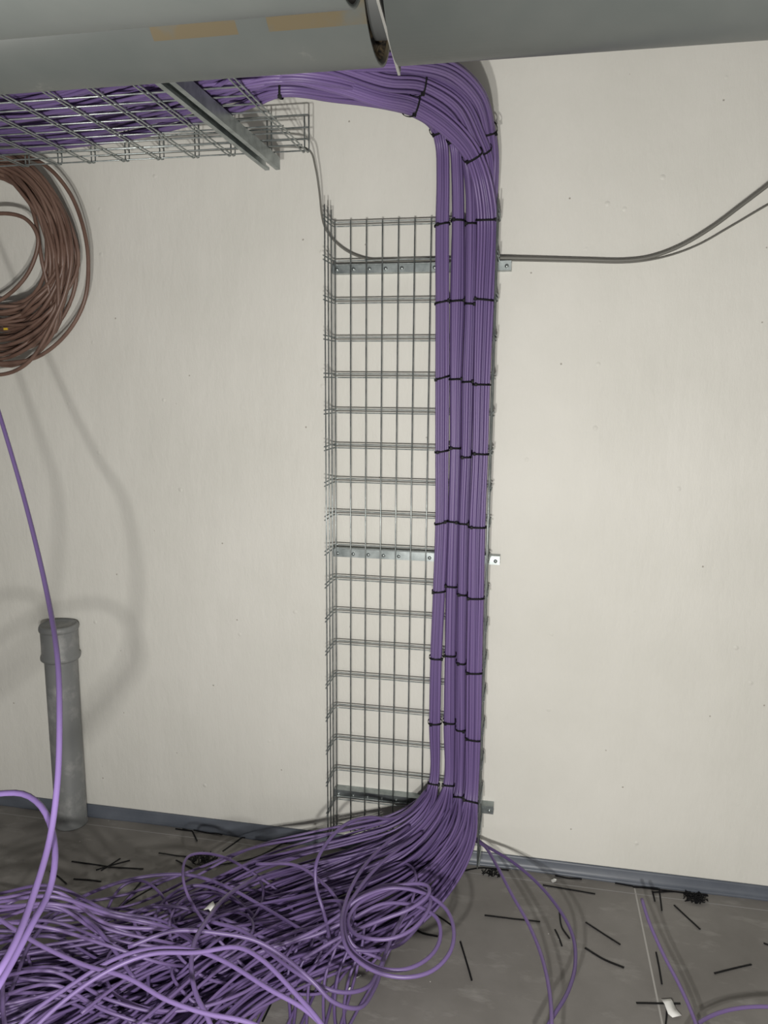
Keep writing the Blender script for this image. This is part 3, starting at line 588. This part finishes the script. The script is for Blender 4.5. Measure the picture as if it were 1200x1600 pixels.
O = [
 ([(867, 1368), (909, 1376)], 'short black tie end against the skirting, closest right of the tray foot'),
 ([(848, 1384), (930, 1398)], 'black tie end lying parallel to the skirting, right of the long purple loops'),
 ([(959, 1371), (1025, 1377)], 'black tie end on the skirting edge, left of the black clippings at right'),
 ([(1034, 1378), (1102, 1387)], 'black tie end on the skirting edge directly behind the black clippings at right'),
 ([(989, 1387), (1053, 1391)], 'black tie end crossing the floor seam near the skirting'),
 ([(1019, 1396), (1062, 1394), (1105, 1399)], 'long black tie end touching the black clippings at right'),
 ([(1028, 1380), (1034, 1425)], 'black tie end pointing away from the skirting, crossing two others at right'),
 ([(1019, 1394), (1023, 1410)], 'tiny black tie end just beside the floor seam'),
 ([(1053, 1416), (1094, 1454)], 'black tie end slanting down right below the black clippings at right'),
 ([(915, 1443), (969, 1478)], 'upper of two parallel slanting black tie ends at mid right floor'),
 ([(914, 1482), (944, 1500), (975, 1513)], 'lower of two parallel slanting black tie ends at mid right floor'),
 ([(867, 1453), (878, 1479)], 'very short black tie end inside the long purple loop at right'),
 ([(874, 1427), (878, 1450), (890, 1468)], 'bent black tie end hugging the purple cable bulging furthest right'),
 ([(757, 1432), (844, 1442)], 'black tie end lying level, crossed by the left long purple loop'),
 ([(1025, 1489), (1034, 1539)], 'black tie end standing parallel to the floor seam'),
 ([(1116, 1522), (1174, 1508)], 'black tie end alone at the right, tilted slightly up to the right'),
 ([(994, 1569), (1063, 1570)], 'black tie end lying level under the white paper tag'),
 ([(1042, 1577), (1040, 1603)], 'black tie end leaving the bottom edge under the white paper tag'),
 ([(1193, 1475), (1208, 1481)], 'black tie end cut by the right edge of the photo'),
 ([(719, 1474), (737, 1535)], 'black tie end standing upright right of the wide purple loops'),
 ([(638, 1446), (660, 1459), (684, 1466)], 'thick black tie end framed by the inner purple loop'),
 ([(670, 1424), (706, 1447)], 'black tie end under the upper part of the widest purple loop'),
 ([(708, 1367), (748, 1357), (795, 1358)], 'long black tie end lying behind the right foot of the upright tray'),
 ([(112, 1347), (175, 1356)], 'black tie end right of the grey pipe stub, left arm of a crossed group'),
 ([(169, 1356), (224, 1359)], 'black tie end right of the grey pipe stub, right arm of a crossed group'),
 ([(158, 1361), (188, 1342)], 'short black tie end slanting across the crossed group near the grey pipe stub'),
 ([(150, 1360), (176, 1352), (203, 1345)], 'thin black tie end at the back of the crossed group near the grey pipe stub'),
 ([(115, 1374), (158, 1378)], 'black tie end lying level just below the crossed group near the grey pipe stub'),
 ([(78, 1362), (104, 1382)], 'black tie end just right of the foreground cable pair'),
 ([(179, 1426), (221, 1379)], 'steeper of two slanting black tie ends above the heap at left'),
 ([(196, 1412), (260, 1375)], 'flatter of two slanting black tie ends above the heap at left'),
 ([(248, 1335), (306, 1342)], 'black tie end pointing left from the black clippings at left'),
 ([(275, 1346), (306, 1362)], 'short black tie end slanting below the black clippings at left'),
 ([(283, 1285), (308, 1289)], 'black tie end tucked against the skirting above the left clippings'),
 ([(293, 1287), (308, 1316)], 'black tie end hanging down from the skirting above the left clippings'),
 ([(309, 1291), (347, 1307)], 'black tie end slanting away from the skirting right above the left clippings'),
 ([(348, 1331), (388, 1302)], 'black tie end alone, slanting up to the right of the left clippings'),
 ([(337, 1354), (400, 1340), (452, 1313)], 'longest curved black tie end reaching right from the left clippings'),
 ([(483, 1325), (494, 1333)], 'tiny black tie end beside the left foot of the upright tray'),
 ([(410, 1598), (433, 1546)], 'black tie end on the bare floor seen through the heap at bottom')]
for pts, lab in O: strip(pts, .0027 if 'thick' in lab or 'lower of' in lab else .0021, lab)
def clump(c, n, rad, label):
    mb = MB(); c = PZ(*c, 0)
    for i in range(n):
        a = rng.uniform(0, 2*pi); rr = rad*rng.uniform()**.6; p = c+np.array([rr*math.cos(a)*1.5, rr*math.sin(a), rng.uniform(.0012, .010)]); p[1] = min(p[1], -.04)
        d = rng.normal(size=3); d[2] *= .3; d /= np.linalg.norm(d); s_ = np.cross(d, (0, 0, 1)); s_ /= np.linalg.norm(s_); L_ = rng.uniform(.003, .009)
        p[2] = max(p[2], abs(d[2])*L_+.0012)
        mb.box(p, (L_, .0012, .0008), [d, s_, np.cross(d, s_)])
    o = mb.build('clippings_heap', dark_m, smooth=False); return tag(o, label, 'clippings', None, 'stuff')
clump((317, 1345), 110, .03, 'little heap of fine black clippings on the floor left of the cable heap')
clump((1086, 1406), 90, .022, 'little heap of fine black clippings beside the skirting at right')
clump((768, 1367), 40, .018, 'sparse black clippings on the floor near the right foot of the upright tray')
def paper(pts, z, label, name='paper_tag'):
    P = [PZ(a, b, z) for a, b in pts]; n = len(P)//2; V = []
    for i in range(n):
        zz = np.array([0, 0, .006*math.sin(i*1.9)])
        V += [P[2*i]+zz, P[2*i+1]+zz]
    V = np.array(V); V = np.vstack([V, V+np.array([0, 0, .0008])]); m_ = len(V)//2; Fc = []
    for i in range(n-1):
        a = 2*i; Fc += [(a, a+2, a+3, a+1), (m_+a, m_+a+1, m_+a+3, m_+a+2), (a, m_+a, m_+a+2, a+2), (a+1, a+3, m_+a+3, m_+a+1)]
    Fc += [(0, 1, m_+1, m_), (m_-2, 2*m_-2, 2*m_-1, m_-1)]
    return tag(MB().add(V, Fc).build(name, white_m), label, 'paper tag')
paper([(1033, 1562), (1048, 1561), (1038, 1572), (1050, 1567), (1044, 1582), (1057, 1575), (1051, 1588), (1065, 1585)], .009, 'crumpled white paper tag lying over the floor seam at bottom right')
paper([(318, 1422), (326, 1414), (326, 1424), (333, 1412), (331, 1425), (339, 1418)], .30, 'white tag caught on top of the purple heap')
paper([(555, 1528), (560, 1523), (558, 1531), (565, 1527)], .004, 'tiny white scrap on the floor below the heap', 'paper_scrap')
# white plastic bits and chips swept against the walls
for a, b, lab in ((632, 1441, 'small silver white connector piece at the tip of the thick tie end'), (545, 1547, 'tiny pale chip on the floor among trailing cables'), (865, 1376, 'tiny white chip by the skirting right of the tray')):
    p = PZ(a, b, .004); tag(MB().box(p, (.006, .004, .003), [(.8, .6, 0), (-.6, .8, 0), (0, 0, 1)]).box(p+np.array([.004, .004, .001]), (.004, .0025, .0025)).build('plastic_chip', white_m, smooth=False, bevel=.0008), lab, 'debris')
